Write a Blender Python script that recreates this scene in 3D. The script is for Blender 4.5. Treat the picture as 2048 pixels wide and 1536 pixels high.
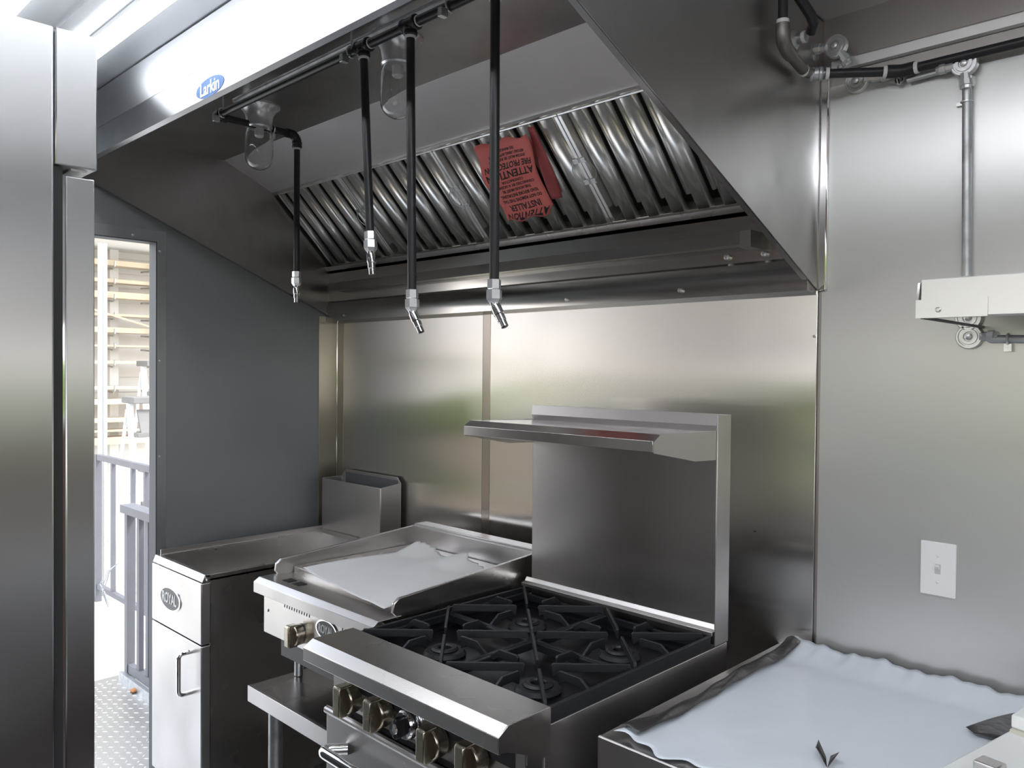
import bpy, bmesh, math, random
from mathutils import Vector, Matrix, noise
random.seed(7)
sc = bpy.context.scene
for o in list(bpy.data.objects):
    bpy.data.objects.remove(o)
col = sc.collection

# ------------------------------------------------------------ camera
CAM = Vector((2.98, -1.96, 1.60))
yaw, pitch, roll, FPX = -0.774346648, -0.0178475580, 0.00906338628, 1601.38
fw = Vector((math.sin(yaw)*math.cos(pitch), math.cos(yaw)*math.cos(pitch), math.sin(pitch)))
r0 = Vector((math.cos(yaw), -math.sin(yaw), 0)); u0 = r0.cross(fw)
rr = r0*math.cos(roll) + u0*math.sin(roll); uu = -r0*math.sin(roll) + u0*math.cos(roll)
cd = bpy.data.cameras.new('camera'); cam = bpy.data.objects.new('camera', cd); col.objects.link(cam)
cam.matrix_world = Matrix(((rr.x, uu.x, -fw.x, CAM.x), (rr.y, uu.y, -fw.y, CAM.y), (rr.z, uu.z, -fw.z, CAM.z), (0, 0, 0, 1)))
cd.sensor_width = 36; cd.lens = 36*FPX/2048; cd.clip_start = 0.02
sc.camera = cam

# ------------------------------------------------------------ view, world, sun
sc.view_settings.view_transform = 'Standard'; sc.view_settings.look = 'None'
sc.view_settings.exposure = 0.45; sc.view_settings.gamma = 1.0; sc.view_settings.use_curve_mapping = False
sc.cycles.use_denoising = True
sc.cycles.max_bounces = 10; sc.cycles.glossy_bounces = 6; sc.cycles.diffuse_bounces = 4
sc.cycles.caustics_reflective = True; sc.cycles.blur_glossy = 0.6; sc.cycles.sample_clamp_indirect = 6
world = bpy.data.worlds.new('overcast_sky'); sc.world = world; world.use_nodes = True
SKY = 2.6
wn = world.node_tree; wn.nodes.clear()
wo = wn.nodes.new('ShaderNodeOutputWorld'); wb = wn.nodes.new('ShaderNodeBackground')
wt = wn.nodes.new('ShaderNodeTexCoord'); ws = wn.nodes.new('ShaderNodeSeparateXYZ'); wr = wn.nodes.new('ShaderNodeValToRGB')
wn.links.new(wt.outputs['Generated'], ws.inputs[0]); wn.links.new(ws.outputs['Z'], wr.inputs[0])
wr.color_ramp.elements[0].position = 0.0; wr.color_ramp.elements[0].color = (1.0, 0.93, 0.88, 1)
wr.color_ramp.elements[1].position = 0.35; wr.color_ramp.elements[1].color = (0.80, 0.88, 1.0, 1)
wn.links.new(wr.outputs[0], wb.inputs['Color']); wb.inputs['Strength'].default_value = SKY
wn.links.new(wb.outputs[0], wo.inputs[0])
sd = bpy.data.lights.new('sun', 'SUN'); sd.energy = 3.0; sd.angle = math.radians(12); sd.color = (1, .97, .92)
sun = bpy.data.objects.new('sun', sd); col.objects.link(sun)
sun.rotation_euler = Vector((0.50, 0.42, 0.75)).to_track_quat('Z', 'Y').to_euler()
LED = 14.0

# ------------------------------------------------------------ materials
def newmat(name):
    m = bpy.data.materials.new(name); m.use_nodes = True
    nt = m.node_tree; b = nt.nodes['Principled BSDF']; return m, nt, b
def N(nt, t, **kw):
    n = nt.nodes.new(t)
    for k, v in kw.items(): setattr(n, k, v)
    return n
def coords(nt, scale):
    tc = N(nt, 'ShaderNodeTexCoord'); mp = N(nt, 'ShaderNodeMapping')
    mp.inputs['Scale'].default_value = scale
    nt.links.new(tc.outputs['Object'], mp.inputs[0]); return mp.outputs[0]
def steel(name, base=(.62, .61, .60), rough=.24, aniso=.7, wave=0.0, wscale=2.0, grain=(3, 3, 3), smudge=.25, horiz=True, metal=1.0, stretch=(1, 1, 1)):
    m, nt, b = newmat(name)
    b.inputs['Metallic'].default_value = metal
    mix = N(nt, 'ShaderNodeMix', data_type='RGBA')
    ns = N(nt, 'ShaderNodeTexNoise'); ns.inputs['Scale'].default_value = 1.0; ns.inputs['Detail'].default_value = 2.5
    nt.links.new(coords(nt, grain), ns.inputs['Vector'])
    rp = N(nt, 'ShaderNodeMapRange', interpolation_type='SMOOTHSTEP'); rp.inputs['From Min'].default_value = .35; rp.inputs['From Max'].default_value = .85
    nt.links.new(ns.outputs['Fac'], rp.inputs['Value'])
    mix.inputs['A'].default_value = (*base, 1); mix.inputs['B'].default_value = (*[c*(1-smudge*.45) for c in base], 1)
    nt.links.new(rp.outputs[0], mix.inputs['Factor']); nt.links.new(mix.outputs['Result'], b.inputs['Base Color'])
    mr = N(nt, 'ShaderNodeMapRange'); mr.inputs['To Min'].default_value = rough; mr.inputs['To Max'].default_value = rough*(1+smudge)
    nt.links.new(rp.outputs[0], mr.inputs['Value']); nt.links.new(mr.outputs[0], b.inputs['Roughness'])
    if aniso:
        b.inputs['Anisotropic'].default_value = aniso
        g = N(nt, 'ShaderNodeNewGeometry')
        cr = N(nt, 'ShaderNodeVectorMath', operation='CROSS_PRODUCT'); cr.inputs[0].default_value = (0, 0, 1) if horiz else (1, 0, 0)
        nt.links.new(g.outputs['True Normal'], cr.inputs[1])
        ad = N(nt, 'ShaderNodeVectorMath', operation='ADD'); ad.inputs[1].default_value = (.013, .001, 0) if horiz else (0, 0, .013)
        nt.links.new(cr.outputs[0], ad.inputs[0])
        nm = N(nt, 'ShaderNodeVectorMath', operation='NORMALIZE'); nt.links.new(ad.outputs[0], nm.inputs[0])
        nt.links.new(nm.outputs[0], b.inputs['Tangent'])
    if wave:
        n2 = N(nt, 'ShaderNodeTexNoise'); n2.inputs['Scale'].default_value = wscale; n2.inputs['Detail'].default_value = 0.0
        nt.links.new(coords(nt, stretch), n2.inputs['Vector'])
        bp = N(nt, 'ShaderNodeBump'); bp.inputs['Strength'].default_value = 1.0; bp.inputs['Distance'].default_value = wave
        nt.links.new(n2.outputs['Fac'], bp.inputs['Height']); nt.links.new(bp.outputs[0], b.inputs['Normal'])
    return m
def plain(name, colr, rough=.5, metal=0.0, var=.12, scale=9, bump=0.0, bscale=60, spec=.5, trans=0, ior=1.45, alpha=1):
    m, nt, b = newmat(name)
    b.inputs['Roughness'].default_value = rough; b.inputs['Metallic'].default_value = metal
    b.inputs['Specular IOR Level'].default_value = spec
    ns = N(nt, 'ShaderNodeTexNoise'); ns.inputs['Scale'].default_value = scale; ns.inputs['Detail'].default_value = 4
    nt.links.new(coords(nt, (1, 1, 1)), ns.inputs['Vector'])
    mix = N(nt, 'ShaderNodeMix', data_type='RGBA'); mix.inputs['A'].default_value = (*colr, 1)
    mix.inputs['B'].default_value = (*[c*(1-var) for c in colr], 1)
    nt.links.new(ns.outputs['Fac'], mix.inputs['Factor']); nt.links.new(mix.outputs['Result'], b.inputs['Base Color'])
    if bump:
        n2 = N(nt, 'ShaderNodeTexNoise'); n2.inputs['Scale'].default_value = bscale
        nt.links.new(coords(nt, (1, 1, 1)), n2.inputs['Vector'])
        bp = N(nt, 'ShaderNodeBump'); bp.inputs['Distance'].default_value = bump; nt.links.new(n2.outputs['Fac'], bp.inputs['Height'])
        nt.links.new(bp.outputs[0], b.inputs['Normal'])
    if trans:
        b.inputs['Transmission Weight'].default_value = trans; b.inputs['IOR'].default_value = ior
    if alpha < 1: b.inputs['Alpha'].default_value = alpha
    return m
def emit(name, c, s):
    m, nt, b = newmat(name); b.inputs['Base Color'].default_value = (*c, 1)
    b.inputs['Emission Color'].default_value = (*c, 1); b.inputs['Emission Strength'].default_value = s; return m

M = {}
M['wall_steel'] = steel('back_wall_steel', (.76, .745, .72), .235, 1.0, wave=.020, wscale=1.6, stretch=(.42, 1, 1.9), grain=(1.5, 1, 1.5), smudge=.12)
M['steel'] = steel('brushed_steel', (.60, .59, .575), .27, .6, smudge=.3)
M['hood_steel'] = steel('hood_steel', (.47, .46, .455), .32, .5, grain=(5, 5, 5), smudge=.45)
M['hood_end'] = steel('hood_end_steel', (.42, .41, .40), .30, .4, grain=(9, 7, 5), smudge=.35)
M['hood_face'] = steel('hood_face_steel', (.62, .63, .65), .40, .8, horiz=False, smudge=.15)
M['fridge'] = steel('fridge_steel', (.55, .555, .565), .31, 1.0, wave=.010, wscale=1.3, stretch=(1, .6, 1.8), smudge=.1)
M['appliance'] = steel('appliance_steel', (.62, .595, .575), .27, .6, grain=(5, 5, 5), smudge=.18)
M['appliance_light'] = steel('appliance_front_steel', (.65, .625, .615), .34, .5, grain=(4, 4, 4), smudge=.25)
M['filter'] = steel('filter_steel', (.90, .90, .89), .27, 0, grain=(4, 4, 4), smudge=.02, metal=.8)
M['fit'] = steel('dark_fitting', (.20, .19, .18), .38, 0, metal=.8)
M['chrome'] = steel('chrome', (.85, .85, .86), .06, 0, smudge=.3)
M['zinc'] = steel('zinc_plated', (.74, .75, .76), .28, 0, grain=(40, 40, 40), smudge=.4, metal=.85)
M['knob'] = steel('satin_nickel', (.48, .43, .34), .24, .6, smudge=.3, grain=(30, 30, 30))
M['galv'] = steel('galvanised', (.55, .56, .58), .42, 0, grain=(25, 25, 25), smudge=.6)
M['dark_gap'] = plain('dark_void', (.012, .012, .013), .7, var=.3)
M['iron'] = plain('cast_iron', (.018, .019, .023), .48, var=.3, bump=.0006, bscale=350, spec=.45)
M['enamel'] = plain('black_enamel', (.012, .012, .014), .35, var=.2)
M['blackpipe'] = plain('black_iron_pipe', (.032, .032, .036), .38, metal=.35, var=.35, scale=40)
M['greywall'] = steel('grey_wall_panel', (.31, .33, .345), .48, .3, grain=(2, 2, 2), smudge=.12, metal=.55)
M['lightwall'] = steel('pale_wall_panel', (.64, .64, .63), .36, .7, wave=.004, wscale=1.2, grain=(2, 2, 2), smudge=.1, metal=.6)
M['ceiling'] = steel('ceiling_panel', (.62, .64, .67), .30, .3, wave=.006, wscale=3, grain=(2, 2, 2), smudge=.1, metal=.7)
M['white'] = plain('white_paint', (.82, .83, .82), .35, var=.05)
M['plate_white'] = plain('white_plastic', (.84, .85, .84), .3, var=.03)
M['shelf_white'] = steel('bright_aluminium', (.84, .84, .84), .38, .3, smudge=.1, metal=.7)
M['tape'] = plain('thread_tape', (.75, .75, .75), .6)
M['paper'] = plain('paper', (.76, .76, .76), .75, var=.10, scale=6, bump=.004, bscale=9)
M['film_white'] = plain('white_film', (.74, .78, .84), .28, var=.05, scale=3, bump=.004, bscale=7)
M['film_black'] = plain('black_film', (.05, .045, .045), .3, var=.5, scale=25, bump=.004, bscale=25)
M['red'] = plain('red_paper', (.98, .24, .22), .6, var=.12, scale=12)
M['black_ink'] = plain('black_ink', (.02, .02, .02), .6)
M['blue'] = plain('blue_sticker', (.005, .09, .30), .5, var=.05)
M['white_ink'] = plain('white_ink', (.9, .9, .9), .5)
M['badge'] = plain('badge_charcoal', (.05, .055, .06), .35)
M['rubber'] = plain('rubber_gasket', (.02, .02, .02), .7)
M['led'] = emit('led_strip', (.93, .96, 1.0), LED)
M['siding'] = plain('white_siding', (.80, .79, .76), .6, var=.1)
M['wood'] = plain('pine_lumber', (.74, .62, .46), .6, var=.25, scale=14)
M['step_grey'] = plain('grey_step', (.25, .24, .23), .7, var=.3)
M['rail_grey'] = plain('grey_painted_rail', (.17, .17, .19), .5, var=.3)
M['concrete'] = plain('concrete', (.62, .60, .56), .9, var=.2, scale=3)
M['grass'] = plain('hedge_green', (.19, .25, .06), .8, var=.6, scale=3)
M['dirt'] = plain('brown_earth', (.26, .19, .13), .9, var=.4, scale=1)
M['leaf'] = plain('dry_leaf', (.45, .18, .06), .7)
M['door_dark'] = plain('dark_timber', (.10, .07, .055), .6, var=.3)
def glassmat():
    m, nt, b = newmat('clear_glass'); b.inputs['Base Color'].default_value = (.97, .97, .97, 1)
    b.inputs['Transmission Weight'].default_value = 1; b.inputs['Roughness'].default_value = .02; b.inputs['IOR'].default_value = 1.45
    return m
M['glass'] = glassmat()
def diamond():
    return steel('tread_plate', (.55, .54, .52), .36, 0, grain=(4, 4, 4), smudge=.5)
M['tread'] = diamond()

# ------------------------------------------------------------ mesh builder
class MB:
    def __init__(s, T=None): s.v = []; s.f = []; s.T = T; s.mi = []; s.cm = 0
    def add(s, vs, fs):
        b = len(s.v)
        for p in vs:
            p = Vector(p); s.v.append(s.T(p) if s.T else p)
        for f in fs: s.f.append([b+i for i in f]); s.mi.append(s.cm)
        return s
    def box(s, x0, y0, z0, x1, y1, z1):
        return s.add([(x0,y0,z0),(x1,y0,z0),(x1,y1,z0),(x0,y1,z0),(x0,y0,z1),(x1,y0,z1),(x1,y1,z1),(x0,y1,z1)],
                     [(0,3,2,1),(4,5,6,7),(0,1,5,4),(1,2,6,5),(2,3,7,6),(3,0,4,7)])
    def prism(s, pts, axis, a, b):
        n = len(pts)
        def mk(p, t):
            if axis == 'x': return (t, p[0], p[1])
            if axis == 'y': return (p[0], t, p[1])
            return (p[0], p[1], t)
        vs = [mk(p, a) for p in pts] + [mk(p, b) for p in pts]
        fs = [list(range(n))[::-1], list(range(n, 2*n))] + [(i, (i+1) % n, n+(i+1) % n, n+i) for i in range(n)]
        return s.add(vs, fs)
    def strip(s, pts, axis, a, b, t):          # folded sheet: polyline pts with thickness t
        P = [Vector((p[0], p[1])) for p in pts]; off = []
        for i, p in enumerate(P):
            d1 = (P[i]-P[i-1]).normalized() if i else (P[1]-P[0]).normalized()
            d2 = (P[i+1]-P[i]).normalized() if i < len(P)-1 else d1
            n1 = Vector((-d1.y, d1.x)); n2 = Vector((-d2.y, d2.x)); n = n1+n2
            n = n/max(.3, n.length_squared)*2*t if n.length > 1e-6 else n1*t
            off.append(p+n*1.0)
        for i in range(len(P)-1):
            s.prism([tuple(P[i]), tuple(P[i+1]), tuple(off[i+1]), tuple(off[i])], axis, a, b)
        return s
    def tube(s, pts, r, n=14, caps=True):
        pts = [Vector(p) for p in pts]; rs = r if isinstance(r, (list, tuple)) else [r]*len(pts)
        up = None; vs = []; fs = []
        for i, p in enumerate(pts):
            d = (pts[min(i+1, len(pts)-1)]-pts[max(i-1, 0)]).normalized()
            if up is None:
                up = Vector((0, 0, 1)) if abs(d.z) < .9 else Vector((1, 0, 0))
            a = (up - d*up.dot(d)).normalized(); up = a; bb = d.cross(a)
            for k in range(n):
                t = 2*math.pi*k/n; vs.append(p+(a*math.cos(t)+bb*math.sin(t))*rs[i])
        for i in range(len(pts)-1):
            for k in range(n):
                fs.append((i*n+k, i*n+(k+1) % n, (i+1)*n+(k+1) % n, (i+1)*n+k))
        if caps: fs.append(list(range(n))[::-1]); fs.append([(len(pts)-1)*n+k for k in range(n)])
        return s.add(vs, fs)
    def lathe(s, prof, c, axis=(0, 0, 1), n=28, caps=True):
        d = Vector(axis).normalized(); a = (Vector((0, 0, 1)) if abs(d.z) < .9 else Vector((1, 0, 0))); a = (a-d*a.dot(d)).normalized(); b = d.cross(a)
        c = Vector(c); vs = []; fs = []
        for (r, h) in prof:
            for k in range(n):
                t = 2*math.pi*k/n; vs.append(c+d*h+(a*math.cos(t)+b*math.sin(t))*max(r, 1e-5))
        for i in range(len(prof)-1):
            for k in range(n): fs.append((i*n+k, i*n+(k+1) % n, (i+1)*n+(k+1) % n, (i+1)*n+k))
        if caps: fs.append(list(range(n))[::-1]); fs.append([(len(prof)-1)*n+k for k in range(n)])
        return s.add(vs, fs)
    def grid(s, nx, ny, fn, thick=None):
        vs = [fn(i/nx, j/ny) for j in range(ny+1) for i in range(nx+1)]
        fs = [(j*(nx+1)+i, j*(nx+1)+i+1, (j+1)*(nx+1)+i+1, (j+1)*(nx+1)+i) for j in range(ny) for i in range(nx)]
        return s.add(vs, fs)

ORG = {}
def link(name, me, parent=None, org=Vector((0, 0, 0))):
    o = bpy.data.objects.new(name, me); col.objects.link(o)
    ORG[o] = Vector(org)
    if parent is not None:
        o.parent = parent; o.location = Vector(org)-ORG[parent]
    else: o.location = org
    return o
def build(name, mb, mat, parent=None, org=None, bevel=0.0, smooth=27, solid=0.0, seg=2):
    if org is None:
        org = ORG[parent] if parent is not None else Vector(((min(v.x for v in mb.v)+max(v.x for v in mb.v))/2, (min(v.y for v in mb.v)+max(v.y for v in mb.v))/2, min(v.z for v in mb.v)))
    org = Vector(org)
    me = bpy.data.meshes.new(name)
    me.from_pydata([v-org for v in mb.v], [], mb.f)
    mats = mat if isinstance(mat, (list, tuple)) else [mat]
    for m in mats: me.materials.append(m)
    if len(mats) > 1: me.polygons.foreach_set('material_index', mb.mi)
    bm = bmesh.new(); bm.from_mesh(me); bmesh.ops.recalc_face_normals(bm, faces=bm.faces); bm.to_mesh(me); bm.free()
    me.shade_smooth(); me.set_sharp_from_angle(angle=math.radians(smooth))
    o = link(name, me, parent, org)
    if solid:
        md = o.modifiers.new('solid', 'SOLIDIFY'); md.thickness = solid; md.offset = -1
    if bevel:
        md = o.modifiers.new('bevel', 'BEVEL'); md.width = bevel; md.segments = seg; md.limit_method = 'ANGLE'; md.angle_limit = math.radians(40)
        md.harden_normals = False
    return o
def tag(o, label=None, cat=None, group=None, kind=None):
    if label: o['label'] = label
    if cat: o['category'] = cat
    if group: o['group'] = group
    if kind: o['kind'] = kind
    return o
def thing(name, org, label, cat, group=None):
    o = link(name, None, None, Vector(org)); o.empty_display_size = .05
    return tag(o, label, cat, group)
def struct(name, mb, mat, parent=None, **k):
    o = build(name, mb, mat, parent, **k)
    if parent is None: o['kind'] = 'structure'
    return o
def text_mesh(txt, size, T, extr=.0006, spacing=1.0, xs=1.0):
    c = bpy.data.curves.new('t', 'FONT'); c.body = txt; c.size = size; c.align_x = 'CENTER'; c.align_y = 'CENTER'
    c.extrude = extr; c.offset = size*.018; c.space_character = spacing; c.resolution_u = 3
    o = bpy.data.objects.new('t', c); col.objects.link(o)
    dg = bpy.context.evaluated_depsgraph_get(); me = bpy.data.meshes.new_from_object(o.evaluated_get(dg))
    mb = MB(T); mb.add([(v.co.x*xs, v.co.y, v.co.z) for v in me.vertices], [list(p.vertices) for p in me.polygons])
    bpy.data.objects.remove(o); bpy.data.curves.remove(c); bpy.data.meshes.remove(me)
    return mb
def frame(o, ex, ey):
    o = Vector(o); ex = Vector(ex).normalized(); ey = Vector(ey).normalized(); ez = ex.cross(ey)
    return lambda p: o+ex*p[0]+ey*p[1]+ez*p[2]
def screw(c, axis, r=.005, h=.003):
    return MB().lathe([(r, 0), (r, h*.5), (r*.6, h), (0, h*1.05)], c, axis, 10, False)
def arc(c, e1, e2, r, a0, a1, n=8):
    c = Vector(c); e1 = Vector(e1); e2 = Vector(e2)
    return [c+e1*r*math.cos(a0+(a1-a0)*i/n)+e2*r*math.sin(a0+(a1-a0)*i/n) for i in range(n+1)]

PI = math.pi
# ================================================================= SETTING
FW = -2.42; CEIL = 2.47; XR = 4.6
struct('floor', MB().box(-1.35, FW, -.05, XR, 0.0, 0.0), M['tread'])
fl = bpy.data.objects['floor']
tr = MB()
for i in range(-38, 40):
    for j in range(0, 46):
        x = i*.034; y = -.03-j*.034
        if not (-1.3 < x < 1.2): continue
        a = PI/4 if (i+j) % 2 else -PI/4
        T = [Vector((math.cos(a)*px-math.sin(a)*py+x, math.sin(a)*px+math.cos(a)*py+y, pz)) for px, py, pz in
             [(-.0135, 0, 0), (0, -.0035, 0), (.0135, 0, 0), (0, .0035, 0), (-.006, 0, .0022), (.006, 0, .0022)]]
        tr.add(T, [(0, 1, 4), (1, 5, 4), (1, 2, 5), (2, 3, 5), (3, 4, 5), (3, 0, 4)])
t_ = build('raised_tread', tr, M['tread'], fl); t_['kind'] = 'stuff'

# left wall (x = 0) with rear doorway, y from -1.62 to -.793
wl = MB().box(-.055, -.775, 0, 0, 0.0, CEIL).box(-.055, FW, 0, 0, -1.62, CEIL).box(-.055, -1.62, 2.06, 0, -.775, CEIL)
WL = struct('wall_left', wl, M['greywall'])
dt = MB().box(0, -.775, 0, .004, -.742, 2.095).box(0, -1.66, 2.055, .004, -.775, 2.095).box(0, -1.66, 0, .004, -1.615, 2.05)
dr = MB().box(-.056, -.779, 0, .004, -.775, 2.055).box(-.056, -1.62, 2.051, .004, -.775, 2.055).box(-.056, -1.62, 0, .004, -1.61, 2.05)
d1 = struct('door_1', dt, steel('door_trim_steel', (.42, .44, .46), .38, .2, smudge=.2))
build('door_jamb', dr, plain('jamb_grey', (.10, .11, .12), .6), d1)
for z in (2.02, 1.62, 1.27, .83): build('screw', screw((.004, -.765, z), (1, 0, 0)), M['zinc'], d1)
build('screw', screw((.004, -.86, 2.068), (1, 0, 0)), M['zinc'], d1)
# back wall (y = 0)
WB = struct('wall_back', MB().box(-.07, 0.001, 0, XR, .07, CEIL), steel('upper_wall_shaded_steel', (.46, .43, .42), .38, .6, smudge=.2))  # darker brown base paints in the shading along the wall top
build('panel', MB().box(.052, -.0035, .1, .93, 0, 2.0), M['wall_steel'], WB, bevel=.0006)
build('panel', MB().box(.915, -.0065, .1, 2.128, -.0036, 2.0), M['wall_steel'], WB, bevel=.0006)
build('seam_strip', MB().box(.926, -.0078, .1, .962, -.0066, 1.80), steel('strip_steel', (.66, .60, .56), .32, 1.0), WB)
build('seam_gap', MB().box(.9235, -.0072, .1, .9255, -.0060, 1.80), M['rail_grey'], WB)
build('panel', MB().box(2.137, -.003, .1, 3.36, 0, 2.30), M['lightwall'], WB)
build('panel', MB().box(3.365, -.003, .1, XR, 0, 2.30), M['lightwall'], WB)
cst = steel('corner_steel', (.62, .58, .50), .34, 1.0, wave=.003, wscale=1.5, stretch=(1, 1, .5))  # warm base paints the brassy reflection into the stainless corner strips
build('corner_strip', MB().box(.0, -.095, .1, .0035, 0, 1.82), cst, WL, bevel=.0006)
build('corner_strip', MB().box(.0035, -.0045, .1, .052, 0, 1.82), cst, WB, bevel=.0006)
build('corner_bead', MB().tube([(.006, -.007, .1), (.006, -.007, 1.80)], .0035, 8), M['chrome'], WB)
struct('trim_1', MB().prism([(2.128, -.012), (2.152, -.012), (2.152, 0.0), (2.128, 0.0)], 'z', 1.80, 2.33), M['chrome'], bevel=.005, seg=3)
struct('trim_2', MB().prism([(-.002, 2.332), (-.010, 2.336), (-.010, 2.358), (-.002, 2.364)], 'x', 2.155, XR), M['shelf_white'])
build('mark', MB().lathe([(.004, 0), (.004, .003)], (2.122, -.0066, 1.69), (0, -1, 0), 10), M['zinc'], WB)
build('rivet', MB().lathe([(.002, 0), (.002, .002)], (1.97, -.0066, 1.18), (0, -1, 0), 8), M['black_ink'], WB)
struct('wall_right', MB().box(XR, FW, 0, XR+.07, -1.75, CEIL).box(XR, -.30, 0, XR+.07, .07, CEIL).box(XR, -1.75, 0, XR+.07, -.30, 1.35).box(XR, -1.75, 1.80, XR+.07, -.30, CEIL).box(XR, -1.75, 1.35, XR+.07, -1.25, 1.80), M['lightwall'])
build('reflection_panel', MB().box(XR-.006, FW, 0, XR-.001, 0, 1.30), plain('end_wall_brown', (.20, .14, .12), .5, metal=.3), bpy.data.objects['wall_right'])  # unseen brown panel, added to darken the reflection in the refrigerator
struct('added_window', MB().box(XR-.01, -1.26, 1.34, XR+.08, -.29, 1.355).box(XR-.01, -1.26, 1.79, XR+.08, -.29, 1.81), M['steel'])  # unseen end window, added for reflections and side light
# serving-side wall behind the camera with its long open serving window
WX0, WX1, WZ0, WZ1 = 1.80, 4.15, 1.10, 1.98
wf = MB().box(-.07, FW-.07, 0, WX0, FW, CEIL).box(WX1, FW-.07, 0, XR+.07, FW, CEIL).box(WX0, FW-.07, 0, WX1, FW, WZ0).box(WX0, FW-.07, WZ1, WX1, FW, CEIL)
struct('wall_front', wf, plain('serving_wall_brown', (.16, .12, .10), .5, metal=.3))
fc = thing('reflection_counter', (3.0, FW+.16, .84), 'unseen white counter added for its reflection, under the open window behind the viewer', 'counter')  # unseen counter, added white to reflect as a bright streak in the back wall
build('worktop', MB().box(WX0, FW+.001, .855, WX1, FW+.38, .890), M['white'], fc, bevel=.003)
build('bracket', MB().prism([(FW+.001, .60), (FW+.30, .861), (FW+.001, .861)], 'x', WX0+.3, WX0+.305), M['steel'], fc)
build('bracket', MB().prism([(FW+.001, .60), (FW+.30, .861), (FW+.001, .861)], 'x', WX1-.3, WX1-.295), M['steel'], fc)
struct('window_1', MB().box(WX0, FW-.08, WZ0-.012, WX1, FW+.02, WZ0+.004).box(WX0, FW-.08, WZ1-.01, WX1, FW+.01, WZ1+.01), M['steel'])
ce = struct('ceiling', MB().box(-.07, FW-.07, CEIL, XR+.07, .07, CEIL+.06), M['ceiling'])
build('seam_batten', MB().box(-.0, -1.30, CEIL-.004, XR, -1.27, CEIL), M['ceiling'], ce)
build('seam_batten', MB().box(1.2, FW, CEIL-.004, 1.23, -1.08, CEIL), M['ceiling'], ce)

# ceiling LED strips
def led(y0, y1, x0, x1, lab):
    t = thing('ceiling_light', ((x0+x1)/2, (y0+y1)/2, CEIL-.03), lab, 'light', None)
    build('housing', MB().box(x0, y0, CEIL-.014, x1, y1, CEIL), M['white'], t, bevel=.002)
    build('diffuser', MB().box(x0+.01, y0+.003, CEIL-.028, x1-.01, y1-.003, CEIL-.0141), M['led'], t)
led(-1.222, -1.176, .42, 4.3, 'long white led strip on the ceiling just in front of the hood')
led(-1.456, -1.408, .42, 4.3, 'white ceiling light glowing above the top of the steel refrigerator')

# ================================================================= HOOD
XE = 2.13
hood = thing('exhaust_hood', (1.06, 0, 1.80), 'long stainless steel exhaust hood over the cooking line with blue oval sticker', 'range hood')
HC = 2.40; FY = -1.073
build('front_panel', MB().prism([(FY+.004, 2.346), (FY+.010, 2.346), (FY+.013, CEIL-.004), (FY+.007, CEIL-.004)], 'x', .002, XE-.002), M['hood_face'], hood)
build('front_lip', MB().strip([(FY+.014, 2.342), (FY, 2.3415), (FY, 2.262), (FY+.02, 2.262)], 'x', .002, XE-.002, .003), steel('hood_lip_steel', (.58, .59, .62), .30, 1.0, horiz=False, grain=(9, 9, 9), smudge=.2), hood)
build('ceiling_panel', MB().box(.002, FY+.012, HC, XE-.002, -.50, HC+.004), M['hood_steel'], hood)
# sloping baffle above the filters
build('upper_baffle', MB().prism([(-.52, 2.399), (-.52, 2.403), (-.306, 2.309), (-.309, 2.304)], 'x', .002, XE-.002), steel('baffle_sheet', (.86, .83, .83), .45, .3, grain=(6, 6, 6), smudge=.15, metal=.75), hood)
endp = [(0.0, 1.80), (FY, 2.262), (FY, CEIL-.004), (0.0, CEIL-.004)]
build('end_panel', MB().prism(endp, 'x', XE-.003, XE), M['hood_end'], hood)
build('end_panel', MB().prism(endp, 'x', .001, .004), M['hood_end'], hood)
sl = Vector((0, FY, 2.262-1.80)).normalized()
for xx in (XE-.004, .004):
    s_ = 1 if xx < 1 else -1
    build('edge_flange', MB().prism([(0, 1.80), (FY, 2.262), (FY, 2.268), (0, 1.806)], 'x', xx, xx+s_*.014), M['hood_end'], hood)
hb = MB().prism([(-.002, 1.792), (-.062, 1.800), (-.062, 1.845), (-.052, 1.878), (-.045, 1.885), (-.045, 2.03), (-.002, 2.03)], 'x', .002, XE-.004)
build('rear_panel', hb, steel('rear_panel_steel', (.62, .60, .57), .17, .8, smudge=.25), hood)
build('grease_trough', MB().strip([(-.047, 1.958), (-.095, 1.955), (-.099, 1.922), (-.047, 1.925)], 'x', .07, 1.965, .002).box(1.965, -.10, 1.915, 1.995, -.045, 1.958), M['hood_end'], hood, bevel=.0006)
build('filter_rail', MB().strip([(-.045, 2.022), (-.058, 2.016), (-.070, 2.03)], 'x', .004, XE-.004, .002).box(.004, -.045, 2.005, XE-.004, -.043, 2.03), M['appliance'], hood)
build('filter_rail', MB().box(.004, -.318, 2.300, XE-.004, -.300, 2.306), M['filter'], hood)
for (x, z, y, r) in ((1.902, 1.902, -.045, .008), (2.007, 1.902, -.045, .008), (1.36, 1.819, -.062, .006), (1.77, 1.822, -.062, .007), (.14, 1.82, -.062, .004)):
    build('screw', MB().lathe([(r, 0), (r, r*1.1), (r*.5, r*1.6), (0, r*1.6)], (x, y, z), (0, -1, 0), 12, False), M['zinc'], hood)
bt = frame((1.071, FY-.0005, 2.284), (1, 0, 0), (0, 0, 1))
bd = MB(bt); bd.lathe([(1, 0), (1, 1)], (0, 0, 0), (0, 0, 1), 36); bd2 = MB(); bd2.f = bd.f; bd2.mi = bd.mi
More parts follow.
